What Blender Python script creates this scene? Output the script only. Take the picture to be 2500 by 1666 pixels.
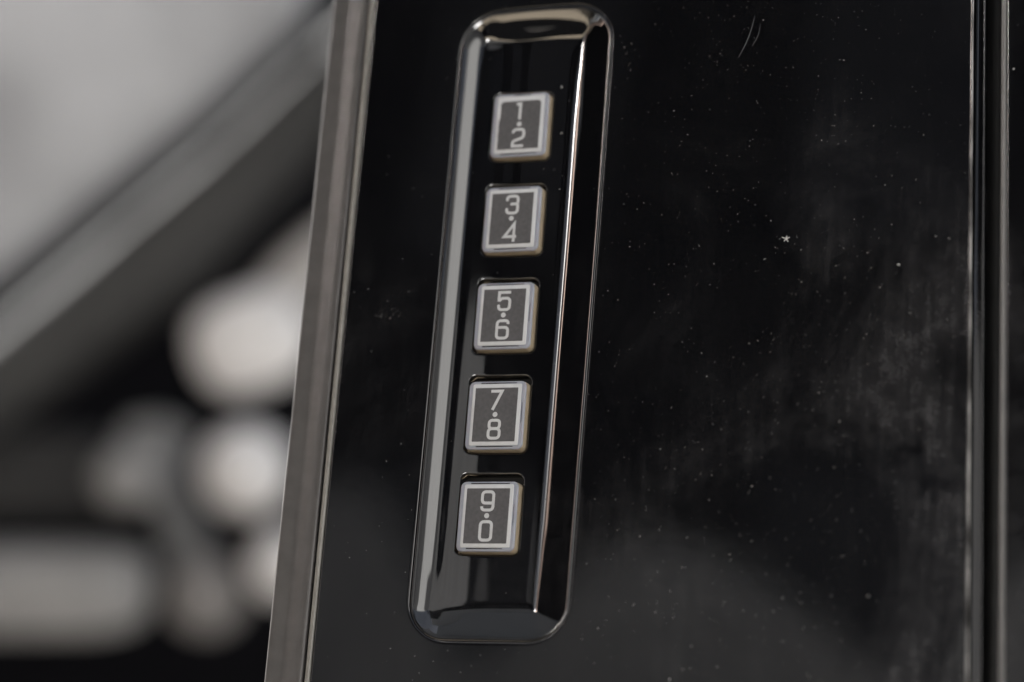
import bpy, bmesh, math, random
from mathutils import Matrix, Vector
from mathutils.geometry import delaunay_2d_cdt
R = math.radians
rnd = random.Random(7)
for o in list(bpy.data.objects): bpy.data.objects.remove(o)
scene = bpy.context.scene
col = scene.collection
# ---------------------------------------------------------------- frame of the pillar
# local frame of the pillar: x to the right, y up along the pillar, z out of it, in mm
PIL = Matrix.Translation((0, 0, 1.15)) @ Matrix.Rotation(R(73), 4, 'X')
# ---------------------------------------------------------------- camera
cam = bpy.data.cameras.new('camera'); co = bpy.data.objects.new('camera', cam); col.objects.link(co)
L = Matrix(((.9461, .0294, .3224, .11179), (.0690, .9546, -.2897, -.10043), (-.3163, .2963, .9012, .31242), (0, 0, 0, 1)))
co.matrix_world = PIL @ L
cam.sensor_width = 36; cam.lens = 76.8; cam.clip_start = .01; cam.clip_end = 500
cam.dof.use_dof = True; cam.dof.focus_distance = .343; cam.dof.aperture_fstop = 7.0
scene.camera = co
# ---------------------------------------------------------------- sky, sun, exposure
SUN = Vector((-.66, .27, .70)).normalized()
w = bpy.data.worlds.new('World'); scene.world = w; w.use_nodes = True
nt = w.node_tree; bg = nt.nodes['Background']
sky = nt.nodes.new('ShaderNodeTexSky'); sky.sky_type = 'NISHITA'; sky.sun_disc = False
sky.sun_elevation = math.asin(SUN.z); sky.sun_rotation = math.atan2(SUN.x, SUN.y)
sky.dust_density = 3.0; sky.ozone_density = .6
hs = nt.nodes.new('ShaderNodeHueSaturation'); hs.inputs['Saturation'].default_value = .40              # pale, thinly clouded sky
nt.links.new(sky.outputs[0], hs.inputs['Color']); nt.links.new(hs.outputs[0], bg.inputs[0]); bg.inputs[1].default_value = .06
sl = bpy.data.lights.new('sun', 'SUN'); sl.energy = 4.0; sl.angle = R(.5); sl.color = (1, .98, .96)
so = bpy.data.objects.new('sun', sl); col.objects.link(so)
so.rotation_euler = (-SUN).to_track_quat('-Z', 'Y').to_euler()
vs = scene.view_settings
vs.view_transform = 'Standard'; vs.look = 'None'; vs.gamma = 1; vs.use_curve_mapping = False
vs.exposure = 2.2

# ---------------------------------------------------------------- materials
class G:
    def __init__(s, name):
        s.m = bpy.data.materials.new(name); s.m.use_nodes = True; s.t = s.m.node_tree
        s.b = s.t.nodes['Principled BSDF']; s.tc = s.t.nodes.new('ShaderNodeTexCoord')
    def n(s, kind, **kw):
        x = s.t.nodes.new(kind)
        for k, v in kw.items(): setattr(x, k, v)
        return x
    def set(s, node, i, v):
        if hasattr(v, 'is_output'): s.t.links.new(v, node.inputs[i])
        else: node.inputs[i].default_value = v
    def mapping(s, scale, loc=(0, 0, 0)):
        m = s.n('ShaderNodeMapping'); s.set(m, 0, s.tc.outputs['Object']); m.inputs['Scale'].default_value = scale
        m.inputs['Location'].default_value = loc; return m.outputs[0]
    def noise(s, scale, detail=3, rough=.55, vec=None, dist=0):
        x = s.n('ShaderNodeTexNoise'); s.set(x, 'Vector', vec if vec is not None else s.tc.outputs['Object'])
        x.inputs['Scale'].default_value = scale; x.inputs['Detail'].default_value = detail
        x.inputs['Roughness'].default_value = rough; x.inputs['Distortion'].default_value = dist
        return x.outputs['Fac']
    def ramp(s, v, a, b, lo=0., hi=1.):
        x = s.n('ShaderNodeMapRange'); x.interpolation_type = 'SMOOTHSTEP'; s.set(x, 0, v)
        for i, q in zip((1, 2, 3, 4), (a, b, lo, hi)): x.inputs[i].default_value = q
        return x.outputs[0]
    def op(s, f, a, b=0.):
        x = s.n('ShaderNodeMath', operation=f); s.set(x, 0, a); s.set(x, 1, b); return x.outputs[0]
    def mix(s, f, a, b):
        x = s.n('ShaderNodeMix', data_type='RGBA'); s.set(x, 0, f)
        for i, c in ((6, a), (7, b)): s.set(x, i, c if hasattr(c, 'is_output') else (*c, 1))
        return x.outputs[2]
    def xyz(s):
        x = s.n('ShaderNodeSeparateXYZ'); s.set(x, 0, s.tc.outputs['Object']); return x.outputs
    def p(s, **kw):
        for k, v in kw.items():
            k = k.replace('_', ' ')
            s.set(s.b, k, (*v, 1) if isinstance(v, tuple) and len(v) == 3 else v)
    def bump(s, h, strength, dist):
        x = s.n('ShaderNodeBump'); s.set(x, 'Height', h); x.inputs['Strength'].default_value = strength
        x.inputs['Distance'].default_value = dist; s.set(s.b, 'Normal', x.outputs[0])

def gloss_black(name, haze=1.0, ior=1.8, rough=.035, peel=.02):
    g = G(name)
    x, y, z = g.xyz()
    film = g.noise(24, 5, .62, dist=1.2)                                 # large cloudy film of dust
    wipe = g.noise(1, 6, .7, g.mapping((800, 34, 60)))                  # fine, nearly vertical wiping streaks
    wip2 = g.noise(1, 4, .7, g.mapping((420, 60, 60), (.3, .1, 0)))
    spot = g.noise(330, 4, .65, dist=.5)
    grit = g.noise(2600, 2, .6)
    side = g.ramp(x, .0, .066, .28, 1.0)                              # more road film toward the door gap
    top = g.ramp(y, .055, -.01, .25, 1.0)
    clean = g.ramp(g.noise(55, 3, .6, g.mapping((1, .8, 1), (.02, .07, 0)), .8), .55, .70, 1., .15)  # blots wiped clean
    a = g.op('MULTIPLY', g.ramp(film, .36, .74), g.op('ADD', g.op('MULTIPLY', g.ramp(wipe, .42, .80), .62), g.ramp(wip2, .40, .85, .10, .55)))
    a = g.op('ADD', a, g.op('MULTIPLY', g.ramp(film, .40, .75), g.ramp(spot, .40, .85, .15, .85)))
    a = g.op('ADD', a, .05)
    a = g.op('MULTIPLY', a, g.ramp(grit, .3, .7, .6, 1.3))
    a = g.op('MULTIPLY', a, g.op('MULTIPLY', side, g.op('MULTIPLY', top, clean)))
    a = g.op('MULTIPLY', a, .092 * haze)
    v = g.n('ShaderNodeTexVoronoi', feature='F1'); g.set(v, 'Vector', g.tc.outputs['Object']); v.inputs['Scale'].default_value = 750
    wn = g.n('ShaderNodeSeparateColor'); g.set(wn, 0, v.outputs['Color'])
    sp = g.op('MULTIPLY', g.ramp(v.outputs['Distance'], .10, .04), g.ramp(wn.outputs[0], .86, .90))
    a = g.op('ADD', a, g.op('MULTIPLY', sp, .16 * haze))
    g.p(Base_Color=g.mix(a, (.0022, .0022, .0028), (.55, .54, .55)), IOR=ior,
        Roughness=g.op('ADD', g.op('MULTIPLY', a, 1.2), rough))
    g.bump(g.noise(160, 2, .5), peel, .0004)
    return g.m

def plain(name, c, rough=.5, ior=1.5, var=.12, scale=400, metal=0, bump=0, **kw):
    g = G(name); f = g.noise(scale, 3)
    c2 = tuple(q * (1 - var) for q in c); c3 = tuple(min(1, q * (1 + var)) for q in c)
    g.p(Base_Color=g.mix(g.ramp(f, .3, .7), c2, c3), Roughness=rough, IOR=ior, Metallic=metal, **kw)
    if bump: g.bump(f, bump, .0003)
    return g.m

M = {}
M['panel'] = gloss_black('gloss_black_panel')
M['housing'] = gloss_black('gloss_black_housing', .7, peel=.012)
M['rear'] = gloss_black('gloss_black_rear', .8)
M['key'] = plain('key_plastic', (.28, .29, .33), .36, 1.46, .05, 500, Subsurface_Weight=.15, Subsurface_Scale=.001)
M['skirt'] = plain('key_edge', (.36, .29, .20), .4, 1.46, .08, 500)
M['pad'] = plain('key_white', (.50, .505, .51), .35, 1.46, .04, 700)
M['ink'] = plain('grey_print', (.080, .078, .080), .5, 1.35, .10, 1600)
M['groove'] = plain('dark_groove', (.02, .017, .018), .6, 1.4, .1, 500)
M['rubber'] = plain('satin_trim', (.068, .063, .060), .38, 1.5, .1, 300, bump=.05)
M['lip'] = plain('lip_trim', (.20, .19, .17), .35, 1.5, .1, 500)
M['black_rubber'] = plain('black_rubber', (.006, .006, .006), .5, 1.4, .2, 300)
M['bead'] = plain('grey_bead', (.16, .155, .15), .4, 1.5, .06, 300)
M['edge_metal'] = plain('edge_glint_metal', (.15, .145, .14), .16, 1.5, .75, 130, 1)
M['fluff'] = plain('dust', (.50, .49, .47), .8, 1.3, .15, 2000)

# ---------------------------------------------------------------- object helpers
def tag(o, label=None, cat=None, group=None, kind=None):
    for k, v in (('label', label), ('category', cat), ('group', group), ('kind', kind)):
        if v: o[k] = v
    return o
def empty(name, mat, label, cat, group=None):
    o = bpy.data.objects.new(name, None); col.objects.link(o); o.matrix_world = mat; o.empty_display_size = .01
    return tag(o, label, cat, group)
def link(name, mesh, m, parent=None, smooth=True):
    o = bpy.data.objects.new(name, mesh); col.objects.link(o)
    if m: mesh.materials.append(m)
    if smooth:
        for p in mesh.polygons: p.use_smooth = True
    if parent: o.parent = parent
    return o
def mesh(name, verts, faces, m, parent=None, smooth=True, k=.001, sharp=None):
    me = bpy.data.meshes.new(name)
    me.from_pydata([tuple(c * k for c in v) for v in verts], [], faces)
    bm = bmesh.new(); bm.from_mesh(me); bmesh.ops.recalc_face_normals(bm, faces=bm.faces[:]) if sharp != 'keep' else None
    bm.to_mesh(me); bm.free()
    o = link(name, me, m, parent, smooth)
    if smooth and sharp != 'keep' and sharp: me.set_sharp_from_angle(angle=R(sharp))
    return o
def rrect(x0, x1, y0, y1, r, n=10, bulge=0, dens=10):
    """rounded rectangle, counter-clockwise from the right side; the same count for every size"""
    r = max(.02, min(r, (x1 - x0) / 2 - .01, (y1 - y0) / 2 - .01)); p = []
    cs = [(x1 - r, y1 - r, 0), (x0 + r, y1 - r, 90), (x0 + r, y0 + r, 180), (x1 - r, y0 + r, 270)]
    for k, (cx, cy, a) in enumerate(cs):
        for i in range(n + 1):
            t = R(a + 90 * i / n); p.append((cx + r * math.cos(t), cy + r * math.sin(t)))
        nx, ny, na = cs[(k + 1) % 4]; t = R(a + 90)
        q0 = (cx + r * math.cos(t), cy + r * math.sin(t)); q1 = (nx + r * math.cos(t), ny + r * math.sin(t))
        for i in range(1, dens): f = i / dens; p.append((q0[0] + (q1[0] - q0[0]) * f, q0[1] + (q1[1] - q0[1]) * f))
    if bulge:
        cx, h = (x0 + x1) / 2, (x1 - x0) / 2; my = (y0 + y1) / 2
        p = [(x, y + (bulge * (1 - ((x - cx) / h) ** 2) if y > my else 0)) for x, y in p]
    return p
def rings(loops, cap_last=False, cap_first=False):
    """loops: list of vertex lists of equal length -> verts, faces"""
    n = len(loops[0]); V = [v for l in loops for v in l]; F = []
    for k in range(len(loops) - 1):
        for i in range(n):
            j = (i + 1) % n; F.append((k * n + i, k * n + j, (k + 1) * n + j, (k + 1) * n + i))
    if cap_last: F.append(tuple((len(loops) - 1) * n + i for i in range(n)))
    if cap_first: F.append(tuple(reversed(range(n))))
    return V, F
def fill(outer, holes, zf, step=None, inset=.3):
    """triangulated sheet between an outer loop and holes; zf(x, y) gives the height"""
    pts = []; ed = []
    for lp in [outer] + holes:
        b = len(pts); pts += [Vector(p) for p in lp]; ed += [(b + i, b + (i + 1) % len(lp)) for i in range(len(lp))]
    def inside(p, lp):
        c = False; x, y = p
        for i in range(len(lp)):
            (x1, y1), (x2, y2) = lp[i], lp[i - 1]
            if (y1 > y) != (y2 > y) and x < (x2 - x1) * (y - y1) / (y2 - y1) + x1: c = not c
        return c
    def near(p, lp):
        for i in range(len(lp)):
            ax, ay = lp[i - 1]; dx, dy = lp[i][0] - ax, lp[i][1] - ay; l2 = dx * dx + dy * dy or 1e-9
            t = max(0, min(1, ((p[0] - ax) * dx + (p[1] - ay) * dy) / l2))
            if (ax + t * dx - p[0]) ** 2 + (ay + t * dy - p[1]) ** 2 < (step * .55) ** 2: return True
        return False
    if step:
        xs = [p[0] for p in outer]; ys = [p[1] for p in outer]
        y = min(ys)
        while y < max(ys):
            x = min(xs)
            while x < max(xs):
                q = (x, y)
                if inside(q, outer) and not any(inside(q, h) for h in holes) and not any(near(q, l) for l in [outer] + holes):
                    pts.append(Vector(q))
                x += step
            y += step
    v, e, f, *_ = delaunay_2d_cdt(pts, ed, [], 0, 1e-5)
    F = []
    for t in f:
        c = (sum(v[i].x for i in t) / len(t), sum(v[i].y for i in t) / len(t))
        if inside(c, outer) and not any(inside(c, h) for h in holes): F.append(tuple(t))
    return [(a.x, a.y, zf(a.x, a.y)) for a in v], F
def join(*parts):
    V, F = [], []
    for v, f in parts:
        b = len(V); V += v; F += [tuple(i + b for i in q) for q in f]
    return V, F
def weld(o, d=2e-6):
    bm = bmesh.new(); bm.from_mesh(o.data); bmesh.ops.remove_doubles(bm, verts=bm.verts[:], dist=d)
    bmesh.ops.recalc_face_normals(bm, faces=bm.faces[:])
    # a sheet faces outwards, +z
    if sum(f.normal.z * f.calc_area() for f in bm.faces) < 0: bmesh.ops.reverse_faces(bm, faces=bm.faces[:])
    for f in bm.faces: f.smooth = True
    bm.to_mesh(o.data); bm.free()
def extrude_profile(prof, y0, y1, n=24, wob=None):
    """prof: open list of (x, z); swept along y"""
    V, F = [], []; m = len(prof)
    for i in range(n + 1):
        y = y0 + (y1 - y0) * i / n
        for k, (x, z) in enumerate(prof):
            d = wob(y, k) if wob else (0, 0); V.append((x + d[0], y, z + d[1]))
    for i in range(n):
        for k in range(m - 1): a = i * m + k; F.append((a, a + 1, a + m + 1, a + m))
    return V, F
def arc(cx, cz, r, a0, a1, n=6): return [(cx + r * math.cos(R(a0 + (a1 - a0) * i / n)), cz + r * math.sin(R(a0 + (a1 - a0) * i / n))) for i in range(n + 1)]

Y0, Y1 = -120., 130.
TILT = .0095                                                            # the keypad leans a hair to the right
def lean(p): return (p[0] + TILT * (p[1] - 5), p[1])
OUT = dict(x0=-13.22, x1=13.12, y0=-47.95, y1=57.55, r=6.3)
def outline(d, sx=0., r=None, n=10, dens=14):
    """outline of the keypad inset by d, its floor shifted sideways by sx"""
    x0, x1 = OUT['x0'] + d + sx, OUT['x1'] - d + sx
    p = rrect(x0, x1, OUT['y0'] + d, OUT['y1'] - d, r if r is not None else max(OUT['r'] - 1.3 * d, .7), n, .6, dens)
    # the sides draw in a little toward the lower end
    return [lean((x - .45 * (x > 0) * max(0, min(1, (20 - y) / 60)), y)) for x, y in p]

# ---------------------------------------------------------------- black pillar panel
panel = empty('pillar_panel', PIL, 'glossy black door pillar panel with dust and scratches around the keypad', 'car panel')
hole = outline(-.12)
rim = [[(x, y, 0) for x, y in outline(-.62)], [(x, y, 0) for x, y in outline(-.30)], [(x, y, -.006) for x, y in outline(-.27)], [(x, y, -.04) for x, y in outline(-.19)], [(x, y, -.14) for x, y in outline(-.13)], [(x, y, -1.2) for x, y in hole]]
sheet = fill([(-28.8, Y0), (70.9, Y0), (70.9, Y1), (-28.8, Y1)], [outline(-.62)], lambda x, y: 0.)
lft = [(-28.8, 0), (-29., 0)] + [(-29. + a[0], a[1]) for a in arc(0, -.35, .35, 90, 180, 4)][1:] + [(-29.35, -4)]
rgt = [(70.9, 0.), (71.40, 0.), (71.42, -.04), (71.5, -3.4), (72.3, -3.6), (72.9, -3.6), (73.15, -1.7)] + arc(73.32, -1.6, .17, 180, 0, 6)[1:] + [(73.52, -6)]
V, F = join(sheet, rings(rim), extrude_profile(lft, Y0, Y1, 2), extrude_profile(rgt, Y0, Y1, 2))
o = mesh('panel_skin', V, F, M['panel'], panel); weld(o)
o.data.set_sharp_from_angle(angle=R(60))

V, F = extrude_profile([(71.46, -.2), (71.46, -.05)] + arc(71.66, -.1, .27, 160, 10, 8) + [(71.95, -3.2)], Y0, Y1, 90, lambda y, k: (.02 * math.sin(y * .37 + 1), .012 * math.sin(y * .8)))
mesh('edge_glint_strip', V, F, M['edge_metal'], panel, True, sharp=60)  # metal strip added so the panel edge reflects a brighter, broken line

# ---------------------------------------------------------------- keypad housing
KEYS = [('1', '2'), ('3', '4'), ('5', '6'), ('7', '8'), ('9', '0')]
KZ = -1.15                                                              # height of the key faces
KX = lambda y: -2.13 + .0095 * (y - 4.7)
KY = [37.72 - 16.5 * i + (.0 if i < 4 else .15) for i in range(5)]
pad = empty('keypad', PIL, 'black recessed entry keypad with five pale numbered buttons in a column', 'keypad')
FL = -2.55
prof = [(0, 0, -1.2), (0, 0, -.2), (.03, 0, -.1), (.10, 0, -.04), (.22, 0, -.025), (.42, 0, -.06), (.72, 0, -.18),
        (1.4, -.05, -.46), (2.2, -.2, -.86), (3.0, -.4, -1.40), (3.6, -.6, -1.87), (4.1, -.75, -2.10), (4.6, -.85, -2.28), (4.8, -.88, -2.33), (5.2, -.95, -2.42), (5.9, -1.0, -2.51), (6.6, -1.0, FL), (6.9, -1.0, FL)]
floor_z = lambda x, y: FL + .018 * max(0, -1.2 - (x - TILT * (y - 5))) ** 2   # the floor curves up into the left wall
RIGHT = {1.4: -.50, 2.2: -.97, 3.0: -1.44, 3.6: -1.76, 4.1: -1.985, 4.6: -2.17, 4.8: -2.235, 5.2: -2.345, 5.9: -2.475, 6.6: -2.54, 6.9: FL}
TOP = {1.4: -.44, 2.2: -.80, 3.0: -1.36, 3.6: -1.78, 4.1: -2.13, 4.6: -2.44, 4.8: -2.51, 5.2: -2.54, 5.9: FL, 6.6: FL, 6.9: FL}
FOOT = {1.4: -.47, 2.2: -.88, 3.0: -1.29, 3.6: -1.60, 4.1: -1.86, 4.6: -2.12, 4.8: -2.22, 5.2: -2.42, 5.9: -2.53, 6.6: FL, 6.9: FL}
loops = []
for d, sx, z in prof:
    k = max(0, min(1, (d - 2) / 4.4)); k = k * k * (3 - 2 * k); lp = []
    for x, y in outline(d, sx):
        m = max(0, min(1, (x + 1) / 6)); zz = z + (RIGHT.get(d, z) - z) * m        # each wall of the recess has its own slope
        q = max(0, min(1, (abs(y - 4.8) - 44) / 4.5)); zz += ((TOP if y > 0 else FOOT).get(d, zz) - zz) * q
        lp.append((x, y, zz + k * (floor_z(x, y) - FL)))
    loops.append(lp)
def holes_for(i, g):
    x, y = KX(KY[i]), KY[i]; t = .28 + .30 * i
    return [(a, b) for a, b in rrect(x - 4.86 - g - .06 * i, x + 4.92 + g, y - 5.72 - g, y + 5.62 + t * .8 + g, .95 + g, 6, 0, 11)]
fl_outer = [(x, y) for x, y, z in loops[-1]]
hs = [holes_for(i, .70) for i in range(5)]
parts = [rings(loops), fill(fl_outer, hs, floor_z, .8)]
for i in range(5):
    ls = [[(x, y, floor_z(x, y) + dz) for x, y in holes_for(i, g)] for g, dz in ((.70, 0), (.44, 0), (.40, -.004), (.30, -.03), (.19, -.12), (.12, -.3), (.10, -2.2))]
    parts.append(rings(ls))
V, F = join(*parts)
o = mesh('housing', V, F, M['housing'], pad); weld(o)
o.data.set_sharp_from_angle(angle=R(70))
# dark socket under the keys
V, F = rings([[(x, y, z) for x, y in rrect(-7.6, 4.0, -36.5, 45.5, .5, 2, 0, 1)] for z in (-4.6, -4.4)], True, True)
mesh('socket_base', V, F, M['black_rubber'], pad, False)

# ---------------------------------------------------------------- digits
def path(pts, rad, closed=False):
    """polyline with rounded corners"""
    out = []; n = len(pts)
    for i, p in enumerate(pts):
        r = rad[i] if i < len(rad) else 0
        if (not closed and i in (0, n - 1)) or r <= 0: out.append(Vector(p)); continue
        p = Vector(p); a = Vector(pts[i - 1]) - p; b = Vector(pts[(i + 1) % n]) - p
        ang = a.angle(b); t = min(r / math.tan(ang / 2), a.length * .49 if closed or i > 1 else a.length * .95, b.length * (.49 if closed or i < n - 2 else .95))
        s, e = p + a.normalized() * t, p + b.normalized() * t
        for k in range(9):
            f = k / 8; out.append(s * (1 - f) ** 2 * 1 + p * 2 * f * (1 - f) + e * f * f)
    return out
def ribbon(pts, w, z, closed=False, caps=(True, True)):
    n = len(pts); V = []; F = []
    for i in range(n):
        p = pts[i]; a = pts[i - 1] if i or closed else None; b = pts[(i + 1) % n] if i < n - 1 or closed else None
        d1 = (p - a).normalized() if a is not None else None; d2 = (b - p).normalized() if b is not None else None
        d1 = d1 or d2; d2 = d2 or d1
        n1 = Vector((-d1.y, d1.x)); n2 = Vector((-d2.y, d2.x)); m = (n1 + n2)
        m = m.normalized() if m.length > 1e-6 else n1; h = w / 2 / max(.35, m.dot(n1))
        V += [(*(p + m * h), z), (*(p - m * h), z)]
    for i in range(n if closed else n - 1):
        j = (i + 1) % n; F.append((2 * i, 2 * i + 1, 2 * j + 1, 2 * j))
    if not closed:
        for end, on in ((0, caps[0]), (n - 1, caps[1])):
            if not on: continue
            p = pts[end]; d = (pts[0] - pts[1]) if end == 0 else (pts[-1] - pts[-2]); d.normalize(); s = Vector((-d.y, d.x)); b = len(V)
            for k in range(9):
                t = math.pi * k / 8; q = p + s * (w / 2 * math.cos(t)) + d * (w / 2 * math.sin(t)); V.append((*q, z))
            F.append(tuple(range(b, b + 9)))
    return V, F
a, b, q = .925, 1.46, .62
DIG = {
 '0': [([(-a, b), (a, b), (a, -b), (-a, -b)], [q] * 4, True)],
 '1': [([(-.68, b - .16), (.02, b - .1), (-.02, -b + .02)], [0, 0, 0], False)],
 '2': [([(-a, b - .62), (-a, b), (a, b), (a, .02), (-a, -.62), (-a, -b), (a + .02, -b)], [0, q, q, .7, .5, 0, 0], False)],
 '3': [([(-a, b - .62), (-a, b), (a, b), (a, .10), (-.15, .10)], [0, q, q, .42, 0], False), ([(.3, .10), (a, .10), (a, -b), (-a, -b), (-a, -b + .66)], [0, .42, q, q, 0], False)],
 '4': [([(.60, -b - .2), (.60, b), (-a - .08, -.74), (a + .12, -.74)], [0, 0, 0, 0], False)],
 '5': [([(a + .1, b), (-a, b), (-a, -.06)], [0, 0, 0], False), ([(-a + .02, .02), (-.42, .46), (a, .46), (a, -b), (-a, -b), (-a, -b + .66)], [0, .3, q, q, q, 0], False)],
 '6': [([(a, b - .58), (a, b), (-a, b), (-a, -b), (a, -b), (a, .34), (-a, .34)], [0, q, q, q, q, q, 0], False)],
 '7': [([(-a, b), (a - .02, b), (-.52, -b - .15)], [0, 0, 0], False)],
 '8': [([(-a + .06, b), (a - .06, b), (a - .06, .12), (-a + .06, .12)], [.55] * 4, True), ([(-a, .10), (a, .10), (a, -b), (-a, -b)], [q] * 4, True)],
}
DIG['9'] = [([(-x, -y) for x, y in DIG['6'][0][0]], DIG['6'][0][1], False)]
BUTT = {'1', '2', '4', '5', '7'}
def digit_mesh(ch, cy, z):
    ps = []
    for k, (pts, rad, cl) in enumerate(DIG[ch]):
        P = [Vector(p) + Vector((0, cy)) for p in path(pts, rad, cl)]
        caps = (True, True)
        if ch in ('1', '4', '7'): caps = (False, False)
        if ch == '2': caps = (False, False)
        if ch == '5': caps = (False, False) if k == 0 else (False, True)
        if ch == '6' or ch == '9': caps = (False, False)
        ps.append(ribbon(P, .47, z + .004 * k, cl, caps))
    return join(*ps)

# ---------------------------------------------------------------- keys
def key_ring(steps, cap):
    ls = [[(x, y, z) for x, y in rrect(-4.82 - g, 4.86 + g, -5.66 - g, 5.58 + g, .95, 6, 0, 4)] for g, z in steps]
    return rings(ls, cap)
def key_body(): return key_ring(((-.03, -.30), (-.07, -.16), (-.15, -.06), (-.27, -.012), (-.42, 0)), True)
def key_skirt(): return key_ring(((.16, -4.4 - KZ), (.07, -1.35), (.0, -.6), (-.03, -.30)), False)
words = {0: 'topmost key, marked 1 and 2, its printed plate frayed along the left edge', 1: 'second key down, marked 3 and 4', 2: 'middle key, marked 5 and 6', 3: 'fourth key down, marked 7 and 8', 4: 'lowest key, marked 9 and 0'}
def flat(pts, z, m, name, parent, thick=None, bev=.06):
    if thick is None: V, F = [(x, y, z) for x, y in pts], [tuple(range(len(pts)))]
    else:
        cx = sum(p[0] for p in pts) / len(pts); cy = sum(p[1] for p in pts) / len(pts)
        sc = lambda e: [(p[0] - e * (1 if p[0] > cx else -1), p[1] - e * (1 if p[1] > cy else -1)) for p in pts]
        V, F = rings([[(x, y, zz) for x, y in sc(e)] for e, zz in ((0, z - thick), (0, z - bev), (bev * .4, z - bev * .3), (bev, z))], True)
    return mesh(name, V, F, m, parent, thick is not None, sharp=35)
for i, (top, bot) in enumerate(KEYS):
    V, F = key_body()
    k = mesh('key', V, F, M['key'], pad, True, sharp=40)
    k.location = (KX(KY[i]) / 1000, KY[i] / 1000, KZ / 1000); k.rotation_euler = (0, 0, -.0045)
    k['label'] = words[i]
    mesh('key_edge', *key_skirt(), M['skirt'], k, True, sharp=60)
    k.data.set_sharp_from_angle(angle=R(50))
    flat(rrect(-4.05, 4.13, -5.03, 5.05, .28, 5, 0, 2), .10, M['pad'], 'label_pad', k, .14, .07)
    pl = rrect(-3.58, 3.56, -4.40, 4.40, .12, 4, 0, 10)
    if i == 0:
        r0 = random.Random(3); pl = []
        for x, y in rrect(-3.55, 3.55, -4.38, 4.2, .1, 2, 0, 3): pass
        pl = [(3.55, -4.38), (3.56, 3.45)] + [(2.85 + .71 * math.cos(R(t)), 3.5 + .68 * math.sin(R(t))) for t in range(10, 91, 16)] \
             + [(-2.75 + .72 * math.cos(R(t)), 3.48 + .66 * math.sin(R(t))) for t in range(90, 171, 16)] \
             + [(-3.40 - .18 * (n > 3) + r0.uniform(-.05, .05), 3.0 - n * .56) for n in range(12)] + [(-3.56, -4.38)]
    flat(pl, .112, M['ink'], 'label_plate', k)
    for ch, cy in ((top, 2.38 - .1 * (i == 0)), (bot, -2.40)):
        V, F = digit_mesh(ch, cy, .124); mesh('digit', V, F, M['pad'], k, False)
    V = [(.41 * math.cos(R(t)), .02 + .41 * math.sin(R(t)), .124) for t in range(0, 360, 15)]
    mesh('dot', V, [tuple(range(24))], M['pad'], k, False)
    r1 = random.Random(20 + i)
    ln = (1.5, 2.7, 3.2, 3.0, 3.2)[i]
    for yy, l in ((5.20, ln), (-5.17, 2.9 + r1.uniform(-.2, .2))):
        xo = r1.uniform(-.15, .25)
        flat([(xo - l, yy - .11), (xo + l, yy - .08), (xo + l, yy + .06), (xo - l, yy + .09)], .012, M['groove'], 'groove', k)
    if i in (2, 3, 4): flat([(4.30, -.6 - i * .3), (4.40, -1.0), (4.38, 2.0), (4.31, 2.6 - i * .2)], .006, M['groove'], 'groove', k)

# ---------------------------------------------------------------- seal strip on the left
seal = empty('window_trim', PIL, 'satin grey trim strip running along the left edge of the black panel', 'car trim')
pr = [(-37.0, -5), (-37.0, -.3)] + arc(-36.65, -.05, .35, 180, 80, 5) + [(-35.6, .20), (-34.6, .02), (-33.9, .0), (-33.2, .14), (-32.2, .34), (-31.4, .42)] + arc(-30.85, .14, .26, 80, 0, 4) + [(-30.55, -2.5)]
V, F = extrude_profile(pr, Y0, Y1, 60, lambda y, k: (.05 * math.sin(y * .11 + k) * .4, .03 * math.sin(y * .17)))
mesh('trim_strip', V, F, M['rubber'], seal, True, sharp=60)
pr = [(-30.16, -2.5), (-30.16, -.1)] + arc(-29.95, .0, .21, 180, 90, 4) + [(-29.65, .22)] + arc(-29.6, .0, .21, 90, 0, 4) + [(-29.39, -2.5)]
V, F = extrude_profile(pr, Y0, Y1, 60, lambda y, k: (.015 * math.sin(y * .9 + k * 2), .012 * math.sin(y * 1.3 + k)))
mesh('trim_lip', V, F, M['lip'], seal, True, sharp=60)
V, F = extrude_profile([(-31, -2.2), (-29.2, -2.2)], Y0, Y1, 2); mesh('trim_channel', V, F, M['black_rubber'], seal, False)

# ---------------------------------------------------------------- gap and rear panel on the right
gap = mesh('gap_seal', *extrude_profile([(73.0, -5.0), (74.2, -4.2), (75.2, -4.0), (76.0, -4.4), (77.2, -5.2)], Y0, Y1, 2), M['black_rubber'], None, True)
gap.matrix_world = PIL; tag(gap, 'black rubber seal deep in the narrow gap right of the panel', 'rubber seal')
rear = empty('rear_door_panel', PIL, 'glossy black rear door panel beyond the gap at the right edge', 'car panel')
pr = [(76.95, 0)] + arc(77.2, -.02, .2, 180, 90, 3) + [(77.6, .2), (130, .2)]
V, F = extrude_profile([(76.95, -4)] + arc(77.25, -.1, .3, 180, 90, 4) + [(120, .2)], Y0, Y1, 2)
mesh('door_skin', V, F, M['rear'], rear, True, sharp=60)
bw = lambda y: .16 * max(0, min(1, (20 - y) / 80))
V, F = extrude_profile([(76.05, -4), (76.05, -.5)] + arc(76.5, -.3, .42, 180, 0, 8) + [(76.92, -4)], Y0, Y1, 40)
mesh('edge_bead', V, F, M['bead'], rear, True, sharp=60)

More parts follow.
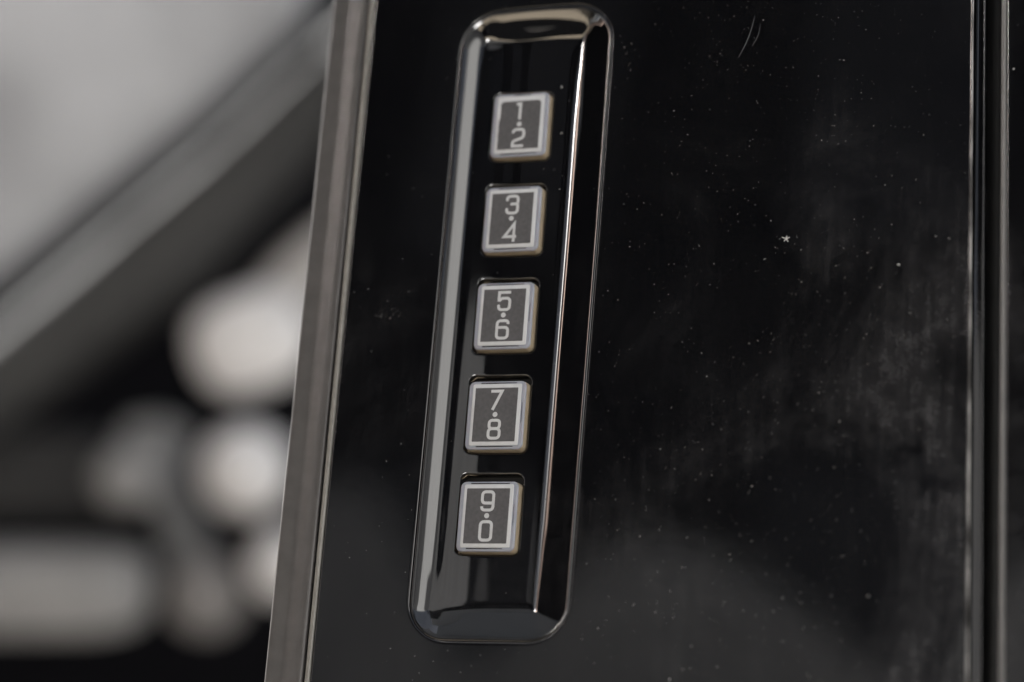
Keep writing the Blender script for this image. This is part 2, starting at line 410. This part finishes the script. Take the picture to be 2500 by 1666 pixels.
# ---------------------------------------------------------------- dust, lint, scratches
fv, ff = [], []
def fleck(x, y, z, s, long=1., ang=None):
    n = 5; b = len(fv); a0 = rnd.uniform(0, 6.3) if ang is None else ang
    for k in range(n):
        t = 6.283 * k / n; r = s * rnd.uniform(.6, 1.2)
        u, v = r * long * math.cos(t), r * math.sin(t) / max(1, long * .6)
        fv.append((x + u * math.cos(a0) - v * math.sin(a0), y + u * math.sin(a0) + v * math.cos(a0), z + .012))
    fv.append((x, y, z + s * .5 + .012)); ff.extend((b + k, b + (k + 1) % n, b + n) for k in range(n))
for _ in range(2000):
    x = rnd.triangular(-28, 71, 52) if rnd.random() < .8 else rnd.uniform(-28, 71); y = rnd.uniform(-58, 68)
    if -14.5 < x < 14.5 and -49 < y < 59: continue
    s = rnd.choice((.02, .022, .025, .028, .03, .035, .035, .04, .05, .065)); fleck(x, y, 0, s * rnd.uniform(.8, 1.2), rnd.choice((1, 1, 1, 1.8)))
for _ in range(46):
    x = rnd.uniform(-8, 6); y = rnd.uniform(-40, 50)
    if any(abs(x - KX(c)) < 5.8 and abs(y - c) < 6.9 + .3 * n for n, c in enumerate(KY)): continue
    fleck(x, y, FL, rnd.choice((.03, .04, .06)), rnd.choice((1, 1, 2)))
for x, y, s, l in ((4.6, 44.6, .16, 2.2), (5.1, 36.3, .13, 2.4), (6.1, 42.0, .1, 1.2), (57.5, -40.5, .10, 1), (28.5, -53.2, .13, 1.4), (72.0 + 6.0, 41.0, .13, 1.4), (61, 10.2, .15, 1.8), (66.5, 14.5, .11, 1.5), (39.7, -24.0, .11, 1)):
    fleck(x, y, FL if abs(x) < 7 else (.2 if x > 74 else 0), s, l)
for _ in range(40):                                                     # a scuffed smear across the right wall of the recess
    x = rnd.uniform(7.6, 11.6); y = -29.9 + .12 * (x - 8) + rnd.gauss(0, .28); fleck(x, y, -.25 - .585 * (12.15 - x) + .04, rnd.uniform(.03, .12), 1.6, rnd.gauss(.1, .4))
for _ in range(46):                                                     # a dried drop
    t = rnd.uniform(0, 6.283); q = 1 if rnd.random() < .7 else rnd.random()
    fleck(-20.9 + 1.45 * q * math.cos(t) - 1.6 * (math.cos(t) < -.4) * rnd.random(), 5.3 + .8 * q * math.sin(t), 0, rnd.uniform(.012, .035), 1.5)
for _ in range(60):                                                     # grit along the edges
    y = rnd.uniform(-55, 65); x = rnd.choice((-28.7, 70.8, 71.0)) + rnd.gauss(0, .12); fleck(x, y, 0, rnd.uniform(.02, .055))
d = mesh('dust_specks', fv, ff, M['fluff'], None, False); d.matrix_world = PIL; tag(d, 'pale specks of dust scattered over the glossy black panel', 'dust', kind='stuff')
lv, lf = [], []
for ang, ln in ((20, .75), (80, .6), (160, .9), (235, .7), (300, .8)):
    c, s_ = math.cos(R(ang)), math.sin(R(ang)); b = len(lv)
    lv += [(-s_ * .13, c * .13, .02), (s_ * .13, -c * .13, .02), (c * ln + s_ * .07, s_ * ln - c * .07, .05), (c * ln - s_ * .07, s_ * ln + c * .07, .05), (0, 0, .16)]
    lf += [(b, b + 1, b + 4), (b + 1, b + 2, b + 4), (b + 2, b + 3, b + 4), (b + 3, b, b + 4)]
o = mesh('lint', lv, lf, M['fluff'], None, False); o.matrix_world = PIL @ Matrix.Translation((.04364, .0152, 0)) @ Matrix.Scale(.8, 4)
tag(o, 'tiny star shaped white lint fleck on the black panel', 'lint')
def scratch(p0, p1, w):
    p0, p1 = Vector(p0), Vector(p1); dd = (p1 - p0); nn = Vector((-dd.y, dd.x)).normalized(); V = []; F = []
    for i in range(13):
        f = i / 12; c = p0 + dd * f + nn * .35 * math.sin(f * 3.14); h = w * math.sin(math.pi * (f * .96 + .02)) ** .5
        V += [(*(c + nn * h), .008), (*(c - nn * h), .008)]
        if i: F.append((2 * i - 2, 2 * i - 1, 2 * i + 1, 2 * i))
    mesh('scratch', V, F, M['scratch'], panel, False)
M['scratch'] = plain('scratch', (.16, .16, .17), .5, 1.5, .1)
scratch((37.25, 53.4), (34.85, 46.3), .035); scratch((38.2, 52.0), (37.0, 48.2), .022)

# ---------------------------------------------------------------- cabin behind the window, out of focus (metres, in its own frame)
CAB = PIL @ L @ Matrix.Translation((0, 0, -1.5))                        # a frame 1.5 m from the lens; x right, y up
def pt(px, py): return ((px - 1176) * .2988, (784 - py) * .2988)       # plan drawing of the cabin on that frame, mm
def blob(name, c, r, m, label, cat, group=None, sq=(1, 1, 1), rot=0, p=2.0):
    """a rounded solid (superellipsoid)"""
    V, F = [], []; nu, nv = 28, 16
    sg = lambda v, e: math.copysign(abs(v) ** e, v); e = 2 / p
    for j in range(nv + 1):
        t = -math.pi / 2 + math.pi * j / nv
        for i in range(nu):
            u = 2 * math.pi * i / nu
            V.append((r * sq[0] * sg(math.cos(t), e) * sg(math.cos(u), e), r * sq[1] * sg(math.cos(t), e) * sg(math.sin(u), e), r * sq[2] * sg(math.sin(t), e)))
    for j in range(nv):
        for i in range(nu): k = (i + 1) % nu; F.append((j * nu + i, j * nu + k, (j + 1) * nu + k, (j + 1) * nu + i))
    o = mesh(name, V, F, m, None, True); x, y = pt(*c[:2]); z = c[2] if len(c) > 2 else 0
    o.matrix_world = CAB @ Matrix.Translation((x / 1000, y / 1000, z / 1000)) @ Matrix.Rotation(R(rot), 4, 'Z')
    return tag(o, label, cat, group)
def slab(name, poly, z0, z1, m, label, cat, bev=12):
    pts = [pt(*p) for p in poly]; V = []; n = len(pts)
    V, F = rings([[(x, y, z0) for x, y in pts], [(x, y, z1) for x, y in pts]], True, True)
    o = mesh(name, V, F, m, None, False); o.matrix_world = CAB
    bm = bmesh.new(); bm.from_mesh(o.data)
    bmesh.ops.bevel(bm, geom=bm.edges[:], offset=bev / 1000, segments=4, affect='EDGES', profile=.5)
    for f in bm.faces: f.smooth = True
    bm.to_mesh(o.data); bm.free()
    return tag(o, label, cat)
cab = lambda n, c, r=.7: plain(n, c, r, 1.45, .22, 7)
M['c_light'] = cab('cabin_light_grey', (.37, .375, .39)); M['c_mid'] = cab('cabin_mid_grey', (.033, .033, .0325)); M['c_dark'] = plain('cabin_black', (.003, .003, .004), .9, 1.15, .1, 9)
M['c_con'] = cab('cabin_console', (.028, .028, .029)); M['c_rest'] = cab('cabin_silver', (.25, .245, .24), .6); M['c_fade'] = cab('cabin_fade', (.34, .325, .315)); M['c_pale'] = cab('cabin_pale', (.68, .665, .66), .6); M['c_warm'] = cab('cabin_warm_grey', (.20, .19, .185)); M['c_grey'] = cab('cabin_grey', (.17, .172, .175))
slab('car_seat', [(-500, -500), (820, -500), (700, 30), (470, 240), (240, 430), (-60, 670), (-500, 1000)], -60, 20, M['c_light'], 'blurred light grey seat back filling the upper left corner', 'seat', 25)
slab('seat_belt', [(-300, 960), (0, 716), (265, 493), (475, 315), (700, 98), (900, -79), (900, 120), (740, 290), (640, 400), (400, 665), (270, 760), (0, 960), (-300, 1180)], -130, -30, M['c_mid'], 'blurred dark grey diagonal band crossing behind the trim strip', 'seat belt', 20)
blob('cushion', (570, 785, -20), 42, M['c_pale'], 'blurred pale cushion, largest of the bright shapes beside the trim strip', 'cushion', None, (1, .82, .6), 20, 2.6)
slab('cushion_fade', [(800, 420), (760, 800), (560, 800), (470, 740), (610, 580)], -120, -80, M['c_fade'], 'darker wedge painting the fading upper glow of the pale cushion', 'cushion', 9)  # the cushion's fading upper glow, painted as a separate darker wedge
blob('knob', (565, 1082, 0), 31, M['c_pale'], 'brightest round pale knob, just below the large pale cushion', 'knob', 'blurred round knobs')
blob('knob', (290, 1100, 0), 21, M['c_rest'], 'small grey knob left of the brightest knob', 'knob', 'blurred round knobs')
blob('knob', (655, 1300, 0), 25, M['c_pale'], 'pale knob half hidden by the trim strip, lowest of the bright ones', 'knob', 'blurred round knobs')
blob('knob', (465, 1375, -20), 28, M['c_warm'], 'dim brownish knob near the bottom, left of the half hidden one', 'knob', 'blurred round knobs')
blob('armrest', (60, 1362, -20), 82, M['c_rest'], 'blurred pale horizontal armrest at the lower left edge', 'armrest', None, (1, .37, .5), 0, 4)
slab('lever', [(250, 980), (330, 960), (420, 1000), (390, 1100), (470, 1330), (380, 1360), (330, 1190), (250, 1080)], -70, -40, M['c_grey'], 'dark grey lever slanting down from the small grey knob', 'lever', 6)
slab('console', [(-300, 1010), (120, 1020), (215, 1060), (225, 1190), (100, 1215), (-300, 1215)], -160, -110, M['c_con'], 'blurred dark grey console between the diagonal band and the pale armrest', 'car console', 8)
slab('far_door', [(-2200, -800), (3000, -800), (3000, 2600), (-2200, 2600)], -420, -380, M['c_dark'], 'near black far side of the cabin behind the blurred shapes', 'car door', 8)

# ---------------------------------------------------------------- surroundings added for the panel to reflect (out of view)
def box(name, x0, x1, y0, y1, z0, z1, m, parent=None):
    V = [(x, y, z) for z in (z0, z1) for x, y in ((x0, y0), (x1, y0), (x1, y1), (x0, y1))]
    F = [(0, 3, 2, 1), (4, 5, 6, 7), (0, 1, 5, 4), (1, 2, 6, 5), (2, 3, 7, 6), (3, 0, 4, 7)]
    return mesh(name, V, F, m, parent, False, 1.0)
M['ground'] = plain('tan_concrete', (.07, .065, .06), .85, 1.4, .15, 3)
M['brick'] = plain('dark_brick', (.012, .012, .013), .9, 1.3, .2, 12); M['wglass'] = plain('dark_glass', (.006, .006, .008), .3, 1.4, .1, 3)
M['stone'] = plain('tan_stone', (.26, .259, .256), .8, 1.4, .12, 5); M['upper'] = plain('grey_cladding', (.52, .52, .515), .8, 1.4, .06, 2); M['pink'] = plain('pink_brick', (.62, .44, .36), .8, 1.4, .12, 6); M['sand'] = plain('sand', (.58, .49, .37), .9, 1.3, .15, 6); M['render'] = plain('pale_render', (.62, .62, .61), .8, 1.4, .06, 4)
V = [(-200, -200, 0), (200, -200, 0), (200, 200, 0), (-200, 200, 0)]
g = mesh('ground', V, [(0, 1, 2, 3)], M['ground'], None, False, 1.0); g['kind'] = 'structure'
bl = empty('building', Matrix.Translation((0, -8, 0)), 'dark building facing the car, seen only as the darkness in the glossy panel', 'building')
box('wall', -7.3, 1.5, -6, 0, 0, 11, M['brick'], bl); box('wall', -15, -9.6, -6, 7.2, 0, 8, M['brick'], bl)  # second block added, unseen, to darken the reflection in the right rail
box('upper_wall', -7.3, 1.5, -6, .02, 11.003, 27, M['upper'], bl); box('upper_wall', -15, -9.6, -6, 7.22, 8.003, 48, M['upper'], bl); box('sky_filler', -9.597, -7.303, -3, -.5, 19, 26.9, M['upper'], bl)  # unseen pale tops added for grey reflections; the last box closes a sky gap
kb = empty('reflected_house', Matrix.Translation((-13.5, -13, 0)), 'added far house, out of view, its pink upper floors meant for a streak on the recess rail', 'house')  # unseen house added to put a pink streak in the right rail
box('wall', -3, 4.2, -5, 0, 0, 11.6, M['brick'], kb); box('upper_wall', -3, 4.2, -5, .02, 11.603, 24, M['pink'], kb)
for x in range(-6, 3, 2):
    for z in (1.2, 4.2, 7.2): box('window', x, x + 1.0, 0.003, .05, z, z + 1.8, M['wglass'], bl)
hb = empty('house', Matrix.Translation((6.2, -5.0, 0)) @ Matrix.Rotation(R(52), 4, 'Z'), 'added pale house in the sun, out of view, there to brighten the keypad rim by reflection', 'house')  # unseen house added as a bright reflection for the left recess wall
box('wall', -7.2, 6, -5, 0, 0, 7.5, M['render'], hb)
for x in (1.5, 3.9): box('window', x, x + 1.1, .003, .06, 5.0, 6.4, M['wglass'], hb)
wl = empty('reflected_wall', Matrix.Translation((0, -4, 0)), 'added grey wall, out of view, its wavy top shaped for the arch reflected in the panel', 'wall')  # unseen wall added, its top line shaped for the reflected arch
tops = [(-6, 3.3), (-2.6, 3.55), (-2.03, 3.52), (-1.93, 3.49), (-1.82, 3.30), (-1.62, 3.0), (-1.41, 3.28), (-1.25, 3.38), (-1.05, 3.33), (-.86, 3.20), (-.67, 3.03), (-.52, 2.9), (-.36, 3.75), (-.1, 3.9), (1.4, 3.95)]
def f(x):
    for (x0, z0), (x1, z1) in zip(tops, tops[1:]):
        if x <= x1: t = (x - x0) / (x1 - x0); return z0 + (z1 - z0) * t * t * (3 - 2 * t) if abs(z1 - z0) > .3 else z0 + (z1 - z0) * t
    return tops[-1][1]
V, F = [], []; N = 160
for i in range(N + 1):
    x = -6 + 7.4 * i / N; z = f(x); V += [(x, 0, 0), (x, 0, z), (x, -.3, z), (x, -.3, 0)]
for i in range(N):
    for k in range(3): q0 = 4 * i + k; F.append((q0, q0 + 1, q0 + 5, q0 + 4))
F += [(0, 1, 2, 3), tuple(4 * N + k for k in (3, 2, 1, 0))]
mesh('wall_body', V, F, M['stone'], wl, False, 1.0)
V, F = [], []; NB = 30
for i in range(NB + 1):
    x = -8 + 9.3 * i / NB; w = .04 * math.sin(x * 5) + .03 * math.sin(x * 11)
    V += [(-2.58, x, -.01), (-2.60, x, .18), (-3.05, x, .66 + w), (-3.5, x, 1.12 + w), (-3.98, x, 1.60 + w), (-3.98, x, -.01)]
for i in range(NB):
    for k in range(5): q0 = 6 * i + k; F.append((q0, q0 + 1, q0 + 7, q0 + 6))
o = mesh('reflected_bank', [(y, x, z) for x, y, z in V], F, M['sand'], None, False, 1.0); o['kind'] = 'structure'  # unseen bank added so the upper recess wall reflects a tan band

M['steel'] = plain('brushed_steel', (.82, .81, .80), .30, 1.5, .05, 40, 1)
M['copper'] = plain('copper', (.80, .60, .50), .46, 1.5, .08, 20, 1); M['satin'] = plain('satin_steel', (.8, .8, .8), .46, 1.5, .05, 40, 1)
def lathe(prof, n=24):
    return rings([[(r * math.cos(6.28319 * i / n), r * math.sin(6.28319 * i / n), z) for i in range(n)] for r, z in prof], True, True)
p = empty('steel_reflector', Matrix.Translation((-3.35, -3.3, 0)), 'added out-of-view polished steel tank left of the garden wall', 'reflector')  # unseen reflector added for the white streak on the right rail
mesh('shell', *lathe([(.42, 0), (.42, .3), (.40, .32), (.40, 5.9), (.36, 6.05)], 40), M['steel'], p, True, 1.0, sharp=40)
p = empty('copper_reflector', Matrix.Translation((-4.25, -3.2, 0)), 'added out-of-view copper clad tank beside the steel tank', 'reflector')  # second unseen reflector, added for the warm streak beside the white one
mesh('shell', *lathe([(.36, 0), (.36, .3), (.34, .32), (.34, 5.6), (.30, 5.75)], 40), M['copper'], p, True, 1.0, sharp=40)
p = empty('glint_post', Matrix.Translation((.32, -2.3, 0)), 'added post, out of view, with a steel plate tilted to glint sun into the keypad', 'post')
mesh('post_shaft', *lathe([(.10, 0), (.10, .8), (.06, .82), (.06, 1.5)]), M['brick'], p, True, 1.0, sharp=40)
c = Vector((.32, -2.3, 1.66)); nrm = (SUN + (Vector((0, 0, 1.15)) - c).normalized()).normalized()
V, F = rings([[(x, y, z) for x, y in rrect(-.17, .17, -.26, .26, .04, 3, 0, 2)] for z in (-.008, .008)], True, True)
o = mesh('plate', V, F, M['satin'], p, False, 1.0); o.location = (0, 0, 1.66); o.rotation_euler = nrm.to_track_quat('Z', 'Y').to_euler()  # added plate, tilted to bounce a sun glint into the keypad corner
lw = empty('bank_mask', Matrix.Translation((0, -2.45, 0)), 'added low dark wall, out of view, hiding the lower bank from the reflections', 'wall')  # unseen dark wall added to cut the tan reflection off below
xs = [-8 + 9.2 * i / 30 for i in range(31)]; V = []; F = []
for x in xs: V += [(x, 0, 0), (x, 0, .52 + .62 * max(0, min(1, (x + .98) / .34))), (x, -.08, .52 + .62 * max(0, min(1, (x + .98) / .34))), (x, -.08, 0)]
for i in range(30):
    for k in range(3): q0 = 4 * i + k; F.append((q0, q0 + 1, q0 + 5, q0 + 4))
F += [(0, 1, 2, 3), (123, 122, 121, 120)]
mesh('wall_body', V, F, M['brick'], lw, False, 1.0)
